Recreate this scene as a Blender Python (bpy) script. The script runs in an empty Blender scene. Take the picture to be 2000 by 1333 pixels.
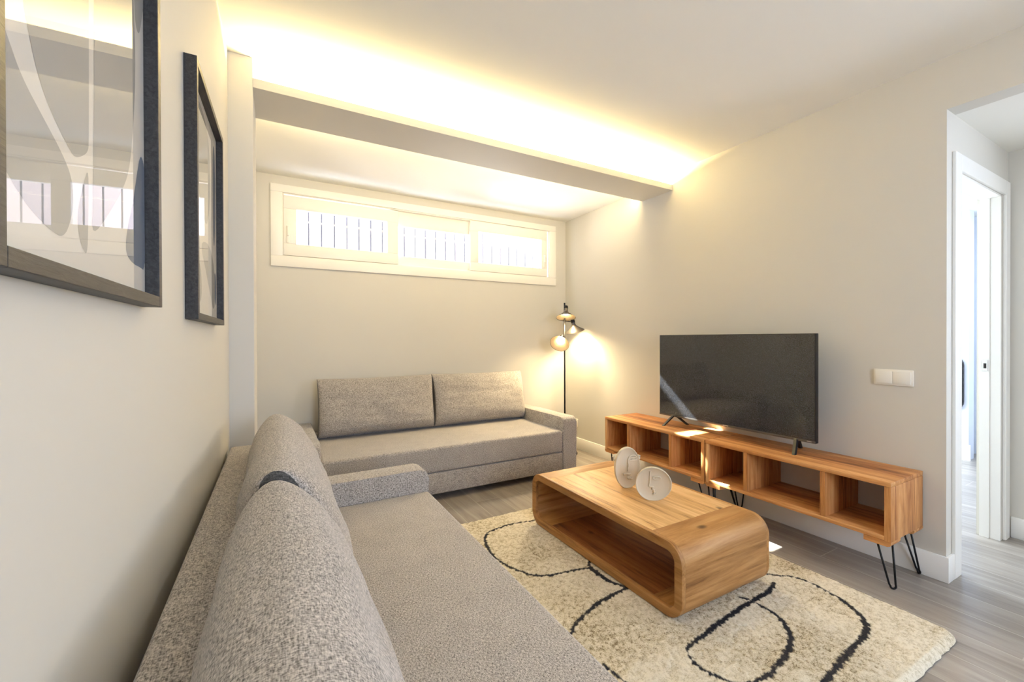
import bpy, bmesh, math, random
import numpy as np
from mathutils import Vector, Matrix, noise

random.seed(7)
rng = np.random.default_rng(7)
SC = bpy.context.scene
COL = SC.collection
R = math.radians

# ------------------------------------------------------------------ camera
cam_d = bpy.data.cameras.new('camera')
cam = bpy.data.objects.new('camera', cam_d)
COL.objects.link(cam)
cam_d.sensor_width = 36.0
cam_d.lens = 825.7 / 2000 * 36.0
cam_d.clip_start = 0.02
YAW, PIT, ROL = R(29.158), R(-0.267), R(-0.167)
fw = Vector((math.sin(YAW) * math.cos(PIT), math.cos(YAW) * math.cos(PIT), math.sin(PIT)))
rt = Vector((math.cos(YAW), -math.sin(YAW), 0))
up = rt.cross(fw)
r2 = rt * math.cos(ROL) + up * math.sin(ROL)
u2 = r2.cross(fw)
M = Matrix((r2, u2, -fw)).transposed().to_4x4()
M.translation = (0, 0, 1.2)
cam.matrix_world = M
SC.camera = cam

# ------------------------------------------------------------------ world, view, sun, area lights
SC.view_settings.view_transform = 'Standard'
SC.view_settings.look = 'None'
SC.view_settings.gamma = 1
SC.view_settings.use_curve_mapping = False
SC.view_settings.exposure = 0.58
SC.render.film_transparent = False
W = bpy.data.worlds.new('sky'); SC.world = W
W.use_nodes = True
bg = W.node_tree.nodes['Background']
bg.inputs[0].default_value = (0.70, 0.80, 1.0, 1)
bg.inputs[1].default_value = 10.5
SC.cycles.max_bounces = 12
SC.cycles.diffuse_bounces = 8
SC.cycles.glossy_bounces = 6
SC.cycles.transparent_max_bounces = 16
SC.cycles.sample_clamp_indirect = 6
SC.cycles.caustics_reflective = False
SC.cycles.caustics_refractive = False


def light(name, kind, loc, energy, color, direction=None, **kw):
    d = bpy.data.lights.new(name, kind)
    d.energy = energy; d.color = color
    for k, v in kw.items():
        setattr(d, k, v)
    o = bpy.data.objects.new(name, d)
    COL.objects.link(o)
    o.location = loc
    if direction is not None:
        o.rotation_euler = Vector(direction).to_track_quat('-Z', 'Y').to_euler()
    return o


SUN_DIR = (0.17, -1.0, -0.90)
light('sun', 'SUN', (2, 6, 6), 100.0, (1.0, 0.96, 0.90), SUN_DIR, angle=R(0.5))
# sky portals: high window, unseen rear opening added for daylight, unseen hall window
for nm, loc, d, sx, sy in (('window_portal', (1.345, 4.02, 2.13), (0, -1, 0), 2.6, 0.50),
                           ('rear_portal', (1.25, -2.06, 1.55), (0, 1, 0), 1.1, 1.3),
                           ('hall_portal', (3.93, -0.85, 1.50), (-1, 0, 0), 1.1, 1.2)):
    p_ = light(nm, 'AREA', loc, 1.0, (1, 1, 1), d, shape='RECTANGLE', size=sx, size_y=sy)
    p_.data.cycles.is_portal = True
# added area light low outside the right pane, brightens the bay ceiling
light('bay_fill_light', 'AREA', (2.20, 4.75, 1.72), 45.0, (1.0, 0.97, 0.92), (0.0, -1, 0.42), shape='RECTANGLE', size=0.9, size_y=0.5)
light('daylight_side_room', 'AREA', (4.4, 3.1, 1.4), 120.0, (0.74, 0.86, 1.0), (0.05, -1, -0.1), shape='RECTANGLE', size=2.2, size_y=1.8)
# LED strips: in the trough on top of the beam, and along its rear face
light('cove_strip_light', 'AREA', (1.385, 2.492, 2.452), 155.0, (1.0, 0.78, 0.38), (0, -0.2, 1), shape='RECTANGLE', size=2.93, size_y=0.07)
light('bay_strip_light', 'AREA', (1.385, 2.762, 2.462), 8.5, (1.0, 0.82, 0.46), (0, 1, -0.35), shape='RECTANGLE', size=2.90, size_y=0.02)


# ------------------------------------------------------------------ helpers
def tag(o, label=None, cat=None, group=None, kind=None):
    if label: o['label'] = label
    if cat: o['category'] = cat
    if group: o['group'] = group
    if kind: o['kind'] = kind
    return o


def thing(name, label, cat, loc=(0, 0, 0), rz=0.0, group=None):
    o = bpy.data.objects.new(name, None)
    o.empty_display_size = 0.1
    COL.objects.link(o)
    o.location = loc
    o.rotation_euler = (0, 0, rz)
    return tag(o, label, cat, group)


def link(name, me, mats, parent=None, smooth=False):
    if not isinstance(mats, (list, tuple)):
        mats = [mats]
    for m in mats:
        me.materials.append(m)
    if smooth:
        me.polygons.foreach_set('use_smooth', [True] * len(me.polygons))
    o = bpy.data.objects.new(name, me)
    COL.objects.link(o)
    if parent is not None:
        o.parent = parent
    return o


def finish(name, bm, mats, parent=None, smooth=False, auto=None):
    bmesh.ops.recalc_face_normals(bm, faces=bm.faces)
    me = bpy.data.meshes.new(name)
    bm.to_mesh(me); bm.free()
    if auto is not None:
        me.polygons.foreach_set('use_smooth', [True] * len(me.polygons))
        o = link(name, me, mats, parent)
        try:
            me.set_sharp_from_angle(angle=R(auto))
        except Exception:
            pass
        return o
    return link(name, me, mats, parent, smooth)


def bx(bm, x0, x1, y0, y1, z0, z1, bevel=0.0, seg=2, mat=0):
    vs = [bm.verts.new(p) for p in ((x0, y0, z0), (x1, y0, z0), (x1, y1, z0), (x0, y1, z0), (x0, y0, z1), (x1, y0, z1), (x1, y1, z1), (x0, y1, z1))]
    fs = [bm.faces.new([vs[i] for i in q]) for q in ((0, 3, 2, 1), (4, 5, 6, 7), (0, 1, 5, 4), (1, 2, 6, 5), (2, 3, 7, 6), (3, 0, 4, 7))]
    for f in fs:
        f.material_index = mat
    if bevel > 0:
        es = list({e for f in fs for e in f.edges})
        bmesh.ops.bevel(bm, geom=es, offset=bevel, segments=seg, affect='EDGES', profile=0.5)
    return fs


def box(name, x0, x1, y0, y1, z0, z1, mats, parent=None, bevel=0.0, seg=2, auto=35):
    bm = bmesh.new()
    bx(bm, x0, x1, y0, y1, z0, z1, bevel, seg)
    return finish(name, bm, mats, parent, auto=auto if bevel else None)


def prism(bm, pts, axis, a, b, mat=0):
    """polygon pts in the plane normal to axis, extruded a..b"""
    def P(p, t):
        if axis == 'x': return (t, p[0], p[1])
        if axis == 'y': return (p[0], t, p[1])
        return (p[0], p[1], t)
    v0 = [bm.verts.new(P(p, a)) for p in pts]
    v1 = [bm.verts.new(P(p, b)) for p in pts]
    n = len(pts)
    fs = [bm.faces.new(v0), bm.faces.new(v1[::-1])]
    for i in range(n):
        fs.append(bm.faces.new((v0[i], v0[(i + 1) % n], v1[(i + 1) % n], v1[i])))
    for f in fs: f.material_index = mat
    return fs


def tube(bm, pts, r, n=12, cap=True):
    pts = [Vector(p) for p in pts]
    rs = r if isinstance(r, (list, tuple)) else [r] * len(pts)
    rings = []
    ref = None
    for i, p in enumerate(pts):
        d = (pts[min(i + 1, len(pts) - 1)] - pts[max(i - 1, 0)]).normalized()
        if ref is None:
            ref = Vector((0, 0, 1)) if abs(d.z) < 0.9 else Vector((1, 0, 0))
        a = d.cross(ref).normalized(); b = d.cross(a).normalized()
        ref = -b if False else ref
        rings.append([bm.verts.new(p + (a * math.cos(t) + b * math.sin(t)) * rs[i]) for t in [2 * math.pi * k / n for k in range(n)]])
    for i in range(len(rings) - 1):
        for k in range(n):
            bm.faces.new((rings[i][k], rings[i][(k + 1) % n], rings[i + 1][(k + 1) % n], rings[i + 1][k]))
    if cap:
        bm.faces.new(rings[0]); bm.faces.new(rings[-1][::-1])


def lathe(bm, prof, mat=Matrix.Identity(4), n=40, close=False):
    rings = []
    for r, z in prof:
        if r < 1e-6:
            rings.append([bm.verts.new(mat @ Vector((0, 0, z)))])
        else:
            rings.append([bm.verts.new(mat @ Vector((r * math.cos(t), r * math.sin(t), z))) for t in [2 * math.pi * k / n for k in range(n)]])
    m = len(rings)
    for i in range(m if close else m - 1):
        A, B = rings[i], rings[(i + 1) % m]
        for k in range(n):
            if len(A) == 1 and len(B) == 1: continue
            if len(A) == 1: bm.faces.new((A[0], B[k], B[(k + 1) % n]))
            elif len(B) == 1: bm.faces.new((A[k], A[(k + 1) % n], B[0]))
            else: bm.faces.new((A[k], A[(k + 1) % n], B[(k + 1) % n], B[k]))


def align(origin, direction):
    q = Vector(direction).normalized().to_track_quat('Z', 'Y')
    m = q.to_matrix().to_4x4()
    m.translation = origin
    return m


# ------------------------------------------------------------------ materials
def srgb(r, g, b):
    f = lambda c: (c / 255 / 12.92) if c / 255 <= 0.04045 else ((c / 255 + 0.055) / 1.055) ** 2.4
    return (f(r), f(g), f(b), 1)


def mat(name, color=(0.8, 0.8, 0.8, 1), rough=0.5, metal=0.0, spec=0.5, emit=None, es=0.0, coat=0.0):
    m = bpy.data.materials.new(name); m.use_nodes = True
    p = m.node_tree.nodes['Principled BSDF']
    p.inputs['Base Color'].default_value = color
    p.inputs['Roughness'].default_value = rough
    p.inputs['Metallic'].default_value = metal
    p.inputs['Specular IOR Level'].default_value = spec
    p.inputs['Coat Weight'].default_value = coat
    if emit:
        p.inputs['Emission Color'].default_value = emit
        p.inputs['Emission Strength'].default_value = es
    return m


class NT:
    def __init__(s, m): s.t = m.node_tree; s.p = s.t.nodes['Principled BSDF']
    def n(s, typ, **kw):
        o = s.t.nodes.new(typ)
        for k, v in kw.items():
            if k in ('operation', 'blend_type', 'data_type', 'noise_dimensions', 'feature', 'attribute_name', 'wave_type', 'bands_direction', 'distance'):
                setattr(o, k, v)
            else:
                o.inputs[k].default_value = v
        return o
    def l(s, a, b): s.t.links.new(a, b)
    def coords(s, scale=(1, 1, 1), rot=(0, 0, 0)):
        tc = s.t.nodes.new('ShaderNodeTexCoord')
        mp = s.t.nodes.new('ShaderNodeMapping')
        mp.inputs['Scale'].default_value = scale
        mp.inputs['Rotation'].default_value = rot
        s.l(tc.outputs['Object'], mp.inputs['Vector'])
        return mp.outputs['Vector']
    def ramp(s, fac, stops):
        r = s.t.nodes.new('ShaderNodeValToRGB')
        e = r.color_ramp.elements
        while len(e) < len(stops): e.new(0.5)
        for i, (p, c) in enumerate(stops):
            e[i].position = p; e[i].color = c
        s.l(fac, r.inputs['Fac'])
        return r.outputs['Color']
    def bump(s, h, strength, dist=0.002):
        b = s.n('ShaderNodeBump', Strength=strength, Distance=dist)
        s.l(h, b.inputs['Height']); s.l(b.outputs['Normal'], s.p.inputs['Normal'])


def paint(name, color, rough=0.6):
    m = mat(name, color, rough, spec=0.3)
    t = NT(m)
    v = t.coords((1, 1, 1))
    nz = t.n('ShaderNodeTexNoise', Scale=160.0, Detail=3.0)
    t.l(v, nz.inputs['Vector'])
    t.bump(nz.outputs['Fac'], 0.08, 0.001)
    return m


def wood(name, axis, tones, plank=0.085, gloss=0.52, plank_axis=None, streak=1.0):
    m = mat(name, tones[1], gloss, spec=0.4)
    t = NT(m)
    sc = {'x': (1.3, 16, 16), 'y': (16, 1.3, 16), 'z': (16, 16, 1.3)}[axis]
    tc = t.t.nodes.new('ShaderNodeTexCoord')
    # plank index gives each board its own tone and offset
    pa = plank_axis or {'x': 'Y', 'y': 'X', 'z': 'X'}[axis]
    sep = t.n('ShaderNodeSeparateXYZ'); t.l(tc.outputs['Object'], sep.inputs[0])
    dv = t.n('ShaderNodeMath', operation='DIVIDE'); t.l(sep.outputs[pa], dv.inputs[0]); dv.inputs[1].default_value = plank
    fl = t.n('ShaderNodeMath', operation='FLOOR'); t.l(dv.outputs[0], fl.inputs[0])
    wn = t.n('ShaderNodeTexWhiteNoise', noise_dimensions='1D'); t.l(fl.outputs[0], wn.inputs['W'])
    mp = t.t.nodes.new('ShaderNodeMapping'); mp.inputs['Scale'].default_value = sc
    off = t.n('ShaderNodeVectorMath', operation='SCALE'); t.l(wn.outputs['Color'], off.inputs[0]); off.inputs['Scale'].default_value = 40.0
    t.l(tc.outputs['Object'], mp.inputs['Vector'])
    add = t.n('ShaderNodeVectorMath', operation='ADD'); t.l(mp.outputs[0], add.inputs[0]); t.l(off.outputs[0], add.inputs[1])
    n1 = t.n('ShaderNodeTexNoise', Scale=1.0, Detail=6.0, Roughness=0.62, Distortion=1.3); t.l(add.outputs[0], n1.inputs['Vector'])
    n2 = t.n('ShaderNodeTexNoise', Scale=7.0, Detail=4.0, Roughness=0.7); t.l(add.outputs[0], n2.inputs['Vector'])
    mx = t.n('ShaderNodeMath', operation='MULTIPLY_ADD'); t.l(n2.outputs['Fac'], mx.inputs[0]); mx.inputs[1].default_value = 0.35 * streak
    t.l(n1.outputs['Fac'], mx.inputs[2])
    m2 = t.n('ShaderNodeMath', operation='MULTIPLY_ADD'); t.l(wn.outputs['Value'], m2.inputs[0]); m2.inputs[1].default_value = 0.14
    t.l(mx.outputs[0], m2.inputs[2])
    c = t.ramp(m2.outputs[0], [(0.46, tones[0]), (0.62, tones[1]), (0.80, tones[2]), (1.0, tones[3])])
    # small dark knots
    vo = t.n('ShaderNodeTexVoronoi', Scale=5.5); 
    mp2 = t.t.nodes.new('ShaderNodeMapping'); mp2.inputs['Scale'].default_value = tuple(0.55 if s < 2 else 1.0 for s in sc)
    t.l(tc.outputs['Object'], mp2.inputs['Vector']); t.l(mp2.outputs[0], vo.inputs['Vector'])
    kr = t.ramp(vo.outputs['Distance'], [(0.0, (1, 1, 1, 1)), (0.05, (0.75, 0.75, 0.75, 1)), (0.11, (0, 0, 0, 1))])
    mix = t.n('ShaderNodeMix', data_type='RGBA', blend_type='MIX')
    t.l(kr, mix.inputs[0]); t.l(c, mix.inputs[6]); mix.inputs[7].default_value = (0.07, 0.03, 0.012, 1)
    t.l(mix.outputs[2], t.p.inputs['Base Color'])
    t.bump(mx.outputs[0], 0.25, 0.0015)
    return m


def fabric(name, dark, light_, bump=0.5):
    m = mat(name, dark, 0.95, spec=0.15)
    t = NT(m)
    va = t.coords((130, 430, 430)); vb = t.coords((430, 170, 150)); vc = t.coords((14, 14, 14))
    a = t.n('ShaderNodeTexNoise', Scale=1.0, Detail=2.0); t.l(va, a.inputs['Vector'])
    b = t.n('ShaderNodeTexNoise', Scale=1.0, Detail=2.0); t.l(vb, b.inputs['Vector'])
    c = t.n('ShaderNodeTexNoise', Scale=1.0, Detail=3.0); t.l(vc, c.inputs['Vector'])
    s1 = t.n('ShaderNodeMath', operation='ADD'); t.l(a.outputs['Fac'], s1.inputs[0]); t.l(b.outputs['Fac'], s1.inputs[1])
    s2 = t.n('ShaderNodeMath', operation='MULTIPLY_ADD'); t.l(c.outputs['Fac'], s2.inputs[0]); s2.inputs[1].default_value = 0.12; t.l(s1.outputs[0], s2.inputs[2])
    s3 = t.n('ShaderNodeMath', operation='MULTIPLY'); t.l(s2.outputs[0], s3.inputs[0]); s3.inputs[1].default_value = 0.5
    col = t.ramp(s3.outputs[0], [(0.39, dark), (0.68, light_)])
    t.l(col, t.p.inputs['Base Color'])
    t.p.inputs['Sheen Weight'].default_value = 0.25
    t.p.inputs['Sheen Roughness'].default_value = 0.5
    t.bump(s1.outputs[0], bump, 0.0012)
    return m


M_wall = paint('wall_paint', srgb(208, 204, 194))
M_ceil = paint('ceiling_paint', srgb(236, 234, 226), 0.7)
M_trim = mat('white_lacquer', srgb(236, 234, 228), 0.35)
M_white = mat('white_plastic', srgb(238, 234, 222), 0.35)
M_win = mat('window_white', srgb(240, 236, 226), 0.35)
M_black = mat('black_metal', (0.012, 0.012, 0.013, 1), 0.38, 0.6)
M_dark = mat('black_rubber', (0.02, 0.02, 0.02, 1), 0.6)
M_fabric = fabric('grey_weave', srgb(88, 83, 77), srgb(208, 200, 192))
M_fabric2 = fabric('charcoal_weave', srgb(50, 48, 45), srgb(108, 105, 100))
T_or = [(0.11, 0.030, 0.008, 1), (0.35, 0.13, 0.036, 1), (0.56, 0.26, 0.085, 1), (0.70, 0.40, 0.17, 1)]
T_top_lit = [(0.17, 0.072, 0.02, 1), (0.58, 0.325, 0.12, 1), (0.74, 0.46, 0.20, 1), (0.82, 0.57, 0.29, 1)]  # table top tones lightened: light from above put into the colour
M_wy = wood('acacia_along', 'y', T_top_lit, 0.095)
T_end_shade = [(0.13, 0.052, 0.014, 1), (0.31, 0.145, 0.042, 1), (0.42, 0.215, 0.072, 1), (0.52, 0.30, 0.12, 1)]  # same wood darkened: weaker light on ends and rims put into the colour
M_wx = wood('acacia_across', 'x', T_end_shade, 0.11, plank_axis='Z')
M_wy3 = wood('acacia_shaded_along', 'y', [(0.07, 0.022, 0.006, 1), (0.19, 0.07, 0.02, 1), (0.28, 0.115, 0.036, 1), (0.36, 0.17, 0.06, 1)], 0.12)  # same wood again, with the shade of the open middle in its colour
M_wy2 = wood('acacia_rim', 'y', T_end_shade, 0.5)
M_sy = wood('stand_board', 'x', T_or, 0.12)
M_sz = wood('stand_upright', 'z', T_or, 0.11, plank_axis='Y')
M_brass = mat('gunmetal', (0.10, 0.09, 0.08, 1), 0.28, 0.9)
M_ceramic = mat('matt_ceramic', srgb(212, 200, 176), 0.6, spec=0.3)
t = NT(M_ceramic); v = t.coords((1, 1, 1)); nz = t.n('ShaderNodeTexNoise', Scale=220.0, Detail=2.0); t.l(v, nz.inputs['Vector']); t.bump(nz.outputs['Fac'], 0.2, 0.0008)


def glass_mat(name, tint, gloss):
    m = bpy.data.materials.new(name); m.use_nodes = True
    nt = m.node_tree; nt.nodes.clear()
    out = nt.nodes.new('ShaderNodeOutputMaterial')
    tr = nt.nodes.new('ShaderNodeBsdfTransparent'); tr.inputs[0].default_value = tint
    gl = nt.nodes.new('ShaderNodeBsdfGlossy'); gl.inputs['Roughness'].default_value = 0.0
    fr = nt.nodes.new('ShaderNodeFresnel'); fr.inputs[0].default_value = gloss
    mx = nt.nodes.new('ShaderNodeMixShader')
    ge = nt.nodes.new('ShaderNodeNewGeometry'); sb = nt.nodes.new('ShaderNodeMath'); sb.operation = 'SUBTRACT'; sb.inputs[0].default_value = 1.0
    ml = nt.nodes.new('ShaderNodeMath'); ml.operation = 'MULTIPLY'
    nt.links.new(ge.outputs['Backfacing'], sb.inputs[1]); nt.links.new(sb.outputs[0], ml.inputs[0]); nt.links.new(fr.outputs[0], ml.inputs[1])
    nt.links.new(ml.outputs[0], mx.inputs[0]); nt.links.new(tr.outputs[0], mx.inputs[1]); nt.links.new(gl.outputs[0], mx.inputs[2])
    nt.links.new(mx.outputs[0], out.inputs[0])
    return m


M_glass = glass_mat('window_glass', (0.95, 0.97, 0.97, 1), 1.3)
M_pglass = glass_mat('picture_glass', (0.97, 0.98, 0.98, 1), 1.65)

# floor: grey wood-look planks running along y
M_floor = mat('grey_planks', srgb(140, 132, 122), 0.30, spec=0.45)
t = NT(M_floor)
tc = t.t.nodes.new('ShaderNodeTexCoord')
mp = t.t.nodes.new('ShaderNodeMapping'); mp.inputs['Rotation'].default_value = (0, 0, R(90)); mp.inputs['Location'].default_value = (0.0, 1.383, 0)
t.l(tc.outputs['Object'], mp.inputs['Vector'])
bk = t.t.nodes.new('ShaderNodeTexBrick')
bk.inputs['Scale'].default_value = 1.0; bk.inputs['Brick Width'].default_value = 1.2; bk.inputs['Row Height'].default_value = 0.19
bk.inputs['Mortar Size'].default_value = 0.0022; bk.inputs['Mortar Smooth'].default_value = 0.2; bk.offset = 0.37
bk.inputs['Color1'].default_value = (0.25, 0.25, 0.25, 1); bk.inputs['Color2'].default_value = (0.75, 0.75, 0.75, 1); bk.inputs['Mortar'].default_value = (0.5, 0.5, 0.5, 1)
t.l(mp.outputs[0], bk.inputs['Vector'])
mp3 = t.t.nodes.new('ShaderNodeMapping'); mp3.inputs['Scale'].default_value = (17, 1.3, 1)
ad = t.n('ShaderNodeVectorMath', operation='MULTIPLY_ADD')
t.l(bk.outputs['Color'], ad.inputs[0]); ad.inputs[1].default_value = (37, 37, 37); t.l(tc.outputs['Object'], ad.inputs[2])
t.l(ad.outputs[0], mp3.inputs['Vector'])
g1 = t.n('ShaderNodeTexNoise', Scale=1.0, Detail=7.0, Roughness=0.65, Distortion=0.8); t.l(mp3.outputs[0], g1.inputs['Vector'])
cc = t.ramp(g1.outputs['Fac'], [(0.28, srgb(118, 110, 101)), (0.5, srgb(144, 136, 127)), (0.72, srgb(162, 155, 146))])
mm = t.n('ShaderNodeMix', data_type='RGBA', blend_type='OVERLAY'); mm.inputs[0].default_value = 0.3
t.l(cc, mm.inputs[6]); t.l(bk.outputs['Color'], mm.inputs[7])
m3 = t.n('ShaderNodeMix', data_type='RGBA', blend_type='MIX'); t.l(bk.outputs['Fac'], m3.inputs[0]); t.l(mm.outputs[2], m3.inputs[6]); m3.inputs[7].default_value = srgb(176, 168, 158)
t.l(m3.outputs[2], t.p.inputs['Base Color'])
t.bump(g1.outputs['Fac'], 0.15, 0.001)

# ------------------------------------------------------------------ room shell
XR = 2.866       # television wall
YB = 3.889       # window wall
ZC = 2.570       # main ceiling
ZA = 2.524       # ceiling of the window bay
YF, YK = 2.407, 2.736   # beam front / back
def xl(y): return -0.196 + (y - 2.372) * 0.01745


def struct(o): return tag(o, kind='structure')


struct(box('floor', -0.7, 7.0, -2.2, 4.2, -0.08, 0.0, M_floor))
# main ceiling and bay ceiling
struct(box('ceiling', -0.45, XR, -2.0, YF + 0.12, ZC, ZC + 0.1, M_ceil))
struct(box('ceiling_bay', -0.30, XR, YF + 0.12, YB, ZA, ZA + 0.14, M_ceil))
# left wall (a degree out of square) and short bay wall behind the column
bm = bmesh.new()
prism(bm, [(xl(-2.0), -2.0), (xl(YF), YF), (xl(YF) - 0.15, YF), (xl(-2.0) - 0.15, -2.0)], 'z', 0, ZC + 0.1)
struct(finish('wall_left', bm, M_wall))
struct(box('wall_left_bay', -0.30, -0.132, YK, YB, 0, ZC, M_wall))
struct(box('wall_column', -0.35, -0.093, YF, YK, 0, ZC, M_wall, bevel=0.003))
# window wall with its opening
WX0, WX1, WZ0, WZ1 = 0.03, 2.66, 1.855, 2.42
bm = bmesh.new()
bx(bm, -0.30, WX0, YB, YB + 0.12, 0, ZC)
bx(bm, WX1, XR + 0.11, YB, YB + 0.12, 0, ZC)
bx(bm, WX0, WX1, YB, YB + 0.12, 0, WZ0)
bx(bm, WX0, WX1, YB, YB + 0.12, WZ1, ZC)
struct(finish('wall_back', bm, M_wall))
# television wall and header over the hall opening
YO = 0.771
ZH = 2.317
bm = bmesh.new()
bx(bm, XR, XR + 0.11, YO, YB, 0, ZC)
bx(bm, XR, XR + 0.11, -1.1, YO, ZH, ZC)
bx(bm, XR, XR + 0.11, -2.0, -1.1, 0, ZC)
struct(finish('wall_right', bm, M_wall))
# rear wall with an unseen opening, added to let fill daylight in
bm = bmesh.new()
bx(bm, -0.45, 0.70, -2.12, -2.0, 0, ZC)
bx(bm, 1.80, 4.1, -2.12, -2.0, 0, ZC)
bx(bm, 0.70, 1.80, -2.12, -2.0, 2.2, ZC)
bx(bm, 0.70, 1.80, -2.12, -2.0, 0, 0.9)
struct(finish('wall_rear', bm, M_wall))
# beam with light trough on top
bm = bmesh.new()
bx(bm, -0.093, XR, YF, YK, 2.427, 2.440)
bx(bm, -0.093, XR, YF, YF + 0.02, 2.440, 2.472)
bx(bm, -0.093, XR, YF + 0.16, YK, 2.440, ZC)
struct(finish('trim_1', bm, M_wall))
# hall
struct(box('ceiling_hall', XR + 0.11, 4.0, -2.0, YO + 0.1, ZH, ZH + 0.12, M_ceil))
bm = bmesh.new()
bx(bm, 3.859, 4.0, -0.30, YO, 0, ZH)
bx(bm, 3.859, 4.0, -2.0, -1.40, 0, ZH)
bx(bm, 3.859, 4.0, -1.40, -0.30, 0, 0.9)
bx(bm, 3.859, 4.0, -1.40, -0.30, 2.1, ZH)
struct(finish('wall_hall_end', bm, M_wall))
DX0, DX1, DZ = 3.023, 3.722, 2.030
bm = bmesh.new()
bx(bm, XR + 0.11, DX0 - 0.01, YO, YO + 0.10, 0, ZH)
bx(bm, DX1 + 0.01, 4.0, YO, YO + 0.10, 0, ZH)
bx(bm, DX0 - 0.01, DX1 + 0.01, YO, YO + 0.10, DZ + 0.01, ZH)
struct(finish('wall_hall', bm, M_wall))
bm = bmesh.new()
bx(bm, 2.937, DX0, YO - 0.015, YO, 0, 2.125, 0.003)
bx(bm, DX1 + 0.035, 3.835, YO - 0.015, YO, 0, 2.125, 0.003)
bx(bm, DX0, DX1 + 0.035, YO - 0.015, YO, DZ + 0.012, 2.125, 0.003)
dr = struct(finish('door_1', bm, M_trim))
bm = bmesh.new()
bx(bm, DX0 - 0.01, DX0, YO, YO + 0.085, 0, DZ)
bx(bm, DX1, DX1 + 0.01, YO, YO + 0.040, 0, DZ)
bx(bm, DX1 + 0.003, DX1 + 0.01, YO + 0.038, YO + 0.046, 0, DZ)
bx(bm, DX1 - 0.006, DX1 + 0.01, YO + 0.044, YO + 0.085, 0, DZ)
bx(bm, DX0, DX1, YO, YO + 0.085, DZ, DZ + 0.01)
finish('door_jamb', bm, M_trim, dr)
bm = bmesh.new()
bx(bm, DX1 - 0.010, DX1 - 0.006, YO + 0.050, YO + 0.072, 1.00, 1.065)
sp = finish('strike_plate', bm, mat('satin_chrome', (0.75, 0.75, 0.73, 1), 0.25, 0.9), dr)
bm = bmesh.new()
bx(bm, DX1 - 0.0105, DX1 - 0.0095, YO + 0.055, YO + 0.067, 1.016, 1.046)
finish('latch_hole', bm, M_dark, sp)
# side room beyond the door
M_room = paint('side_room_paint', srgb(214, 218, 226))
bm = bmesh.new()
bx(bm, 5.90, 6.05, 1.43, 3.3, 0, 2.5)
struct(finish('wall_side_room_pier', bm, M_room))
bm = bmesh.new()
bx(bm, 6.30, 6.4, 0.75, 3.3, 0, 2.5)
bx(bm, 4.0, 6.4, 0.62, 0.771, 0, 2.5)
bx(bm, 2.976, 6.4, 3.2, 3.3, 0, 2.5)
struct(finish('wall_side_room', bm, M_room))
struct(box('ceiling_side_room', 2.976, 6.4, YO + 0.1, 3.3, 2.45, 2.55, M_ceil))
struct(box('baseboard_side_room', 5.885, 5.90, 1.415, 3.2, 0, 0.15, M_trim))
struct(box('baseboard_recess', 6.285, 6.30, 0.78, 1.43, 0, 0.15, M_trim))
# baseboards
struct(box('baseboard_right', XR - 0.013, XR, YO - 0.013, YB, 0, 0.125, M_trim, bevel=0.002))
struct(box('baseboard_opening', XR, 2.937, YO - 0.013, YO, 0, 0.125, M_trim, bevel=0.002))
struct(box('baseboard_back', -0.12, XR - 0.013, YB - 0.013, YB, 0, 0.125, M_trim, bevel=0.002))
struct(box('baseboard_hall', 3.846, 3.859, -2.0, YO - 0.016, 0, 0.125, M_trim, bevel=0.002))

# ------------------------------------------------------------------ window
def ring(bm, x0, x1, z0, z1, w, y0, y1, bev=0.003, wt=None):
    wt = wt or w
    bx(bm, x0, x1, y0, y1, z0, z0 + w, bev)
    bx(bm, x0, x1, y0, y1, z1 - wt, z1, bev)
    bx(bm, x0, x0 + w, y0, y1, z0 + w, z1 - wt, bev)
    bx(bm, x1 - w, x1, y0, y1, z0 + w, z1 - wt, bev)


def ring4(bm, x0, x1, z0, z1, l, r_, b, t_, y0, y1, bev=0.003):
    bx(bm, x0, x1, y0, y1, z0, z0 + b, bev)
    bx(bm, x0, x1, y0, y1, z1 - t_, z1, bev)
    bx(bm, x0, x0 + l, y0, y1, z0 + b, z1 - t_, bev)
    bx(bm, x1 - r_, x1, y0, y1, z0 + b, z1 - t_, bev)


bm = bmesh.new()
ring4(bm, -0.035, 2.725, 1.792, 2.452, 0.085, 0.085, 0.085, 0.062, YB - 0.016, YB)
ring4(bm, 0.03, 2.66, 1.855, 2.395, 0.03, 0.03, 0.03, 0.012, YB, YB + 0.10)
win = struct(finish('window_1', bm, M_win, auto=35))
bm = bmesh.new(); ring4(bm, 0.057, 0.978, 1.886, 2.372, 0.092, 0.096, 0.095, 0.108, YB - 0.010, YB + 0.025)
s1 = finish('sash', bm, M_win, win, auto=35)
bm = bmesh.new(); ring4(bm, 0.90, 1.78, 1.886, 2.383, 0.06, 0.08, 0.085, 0.135, YB + 0.035, YB + 0.065)
s2 = finish('sash', bm, M_win, win, auto=35)
bm = bmesh.new(); ring4(bm, 1.695, 2.613, 1.886, 2.383, 0.09, 0.075, 0.085, 0.10, YB - 0.008, YB + 0.025)
s3 = finish('sash', bm, M_win, win, auto=35)
for s, (a, b, y) in zip((s1, s2, s3), ((0.14, 0.89, YB + 0.01), (0.95, 1.71, YB + 0.05), (1.78, 2.545, YB + 0.01))):
    box('pane', a, b, y, y + 0.004, 1.965, 2.285, M_glass, s)
for s, x in ((s1, 0.088), (s3, 2.575)):
    bm = bmesh.new(); bx(bm, x - 0.012, x + 0.012, YB - 0.018, YB - 0.008, 1.985, 2.125, 0.004)
    bx(bm, x - 0.007, x + 0.007, YB - 0.034, YB - 0.018, 2.04, 2.115, 0.004)
    finish('window_handle', bm, M_white, s, auto=35)
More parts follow.
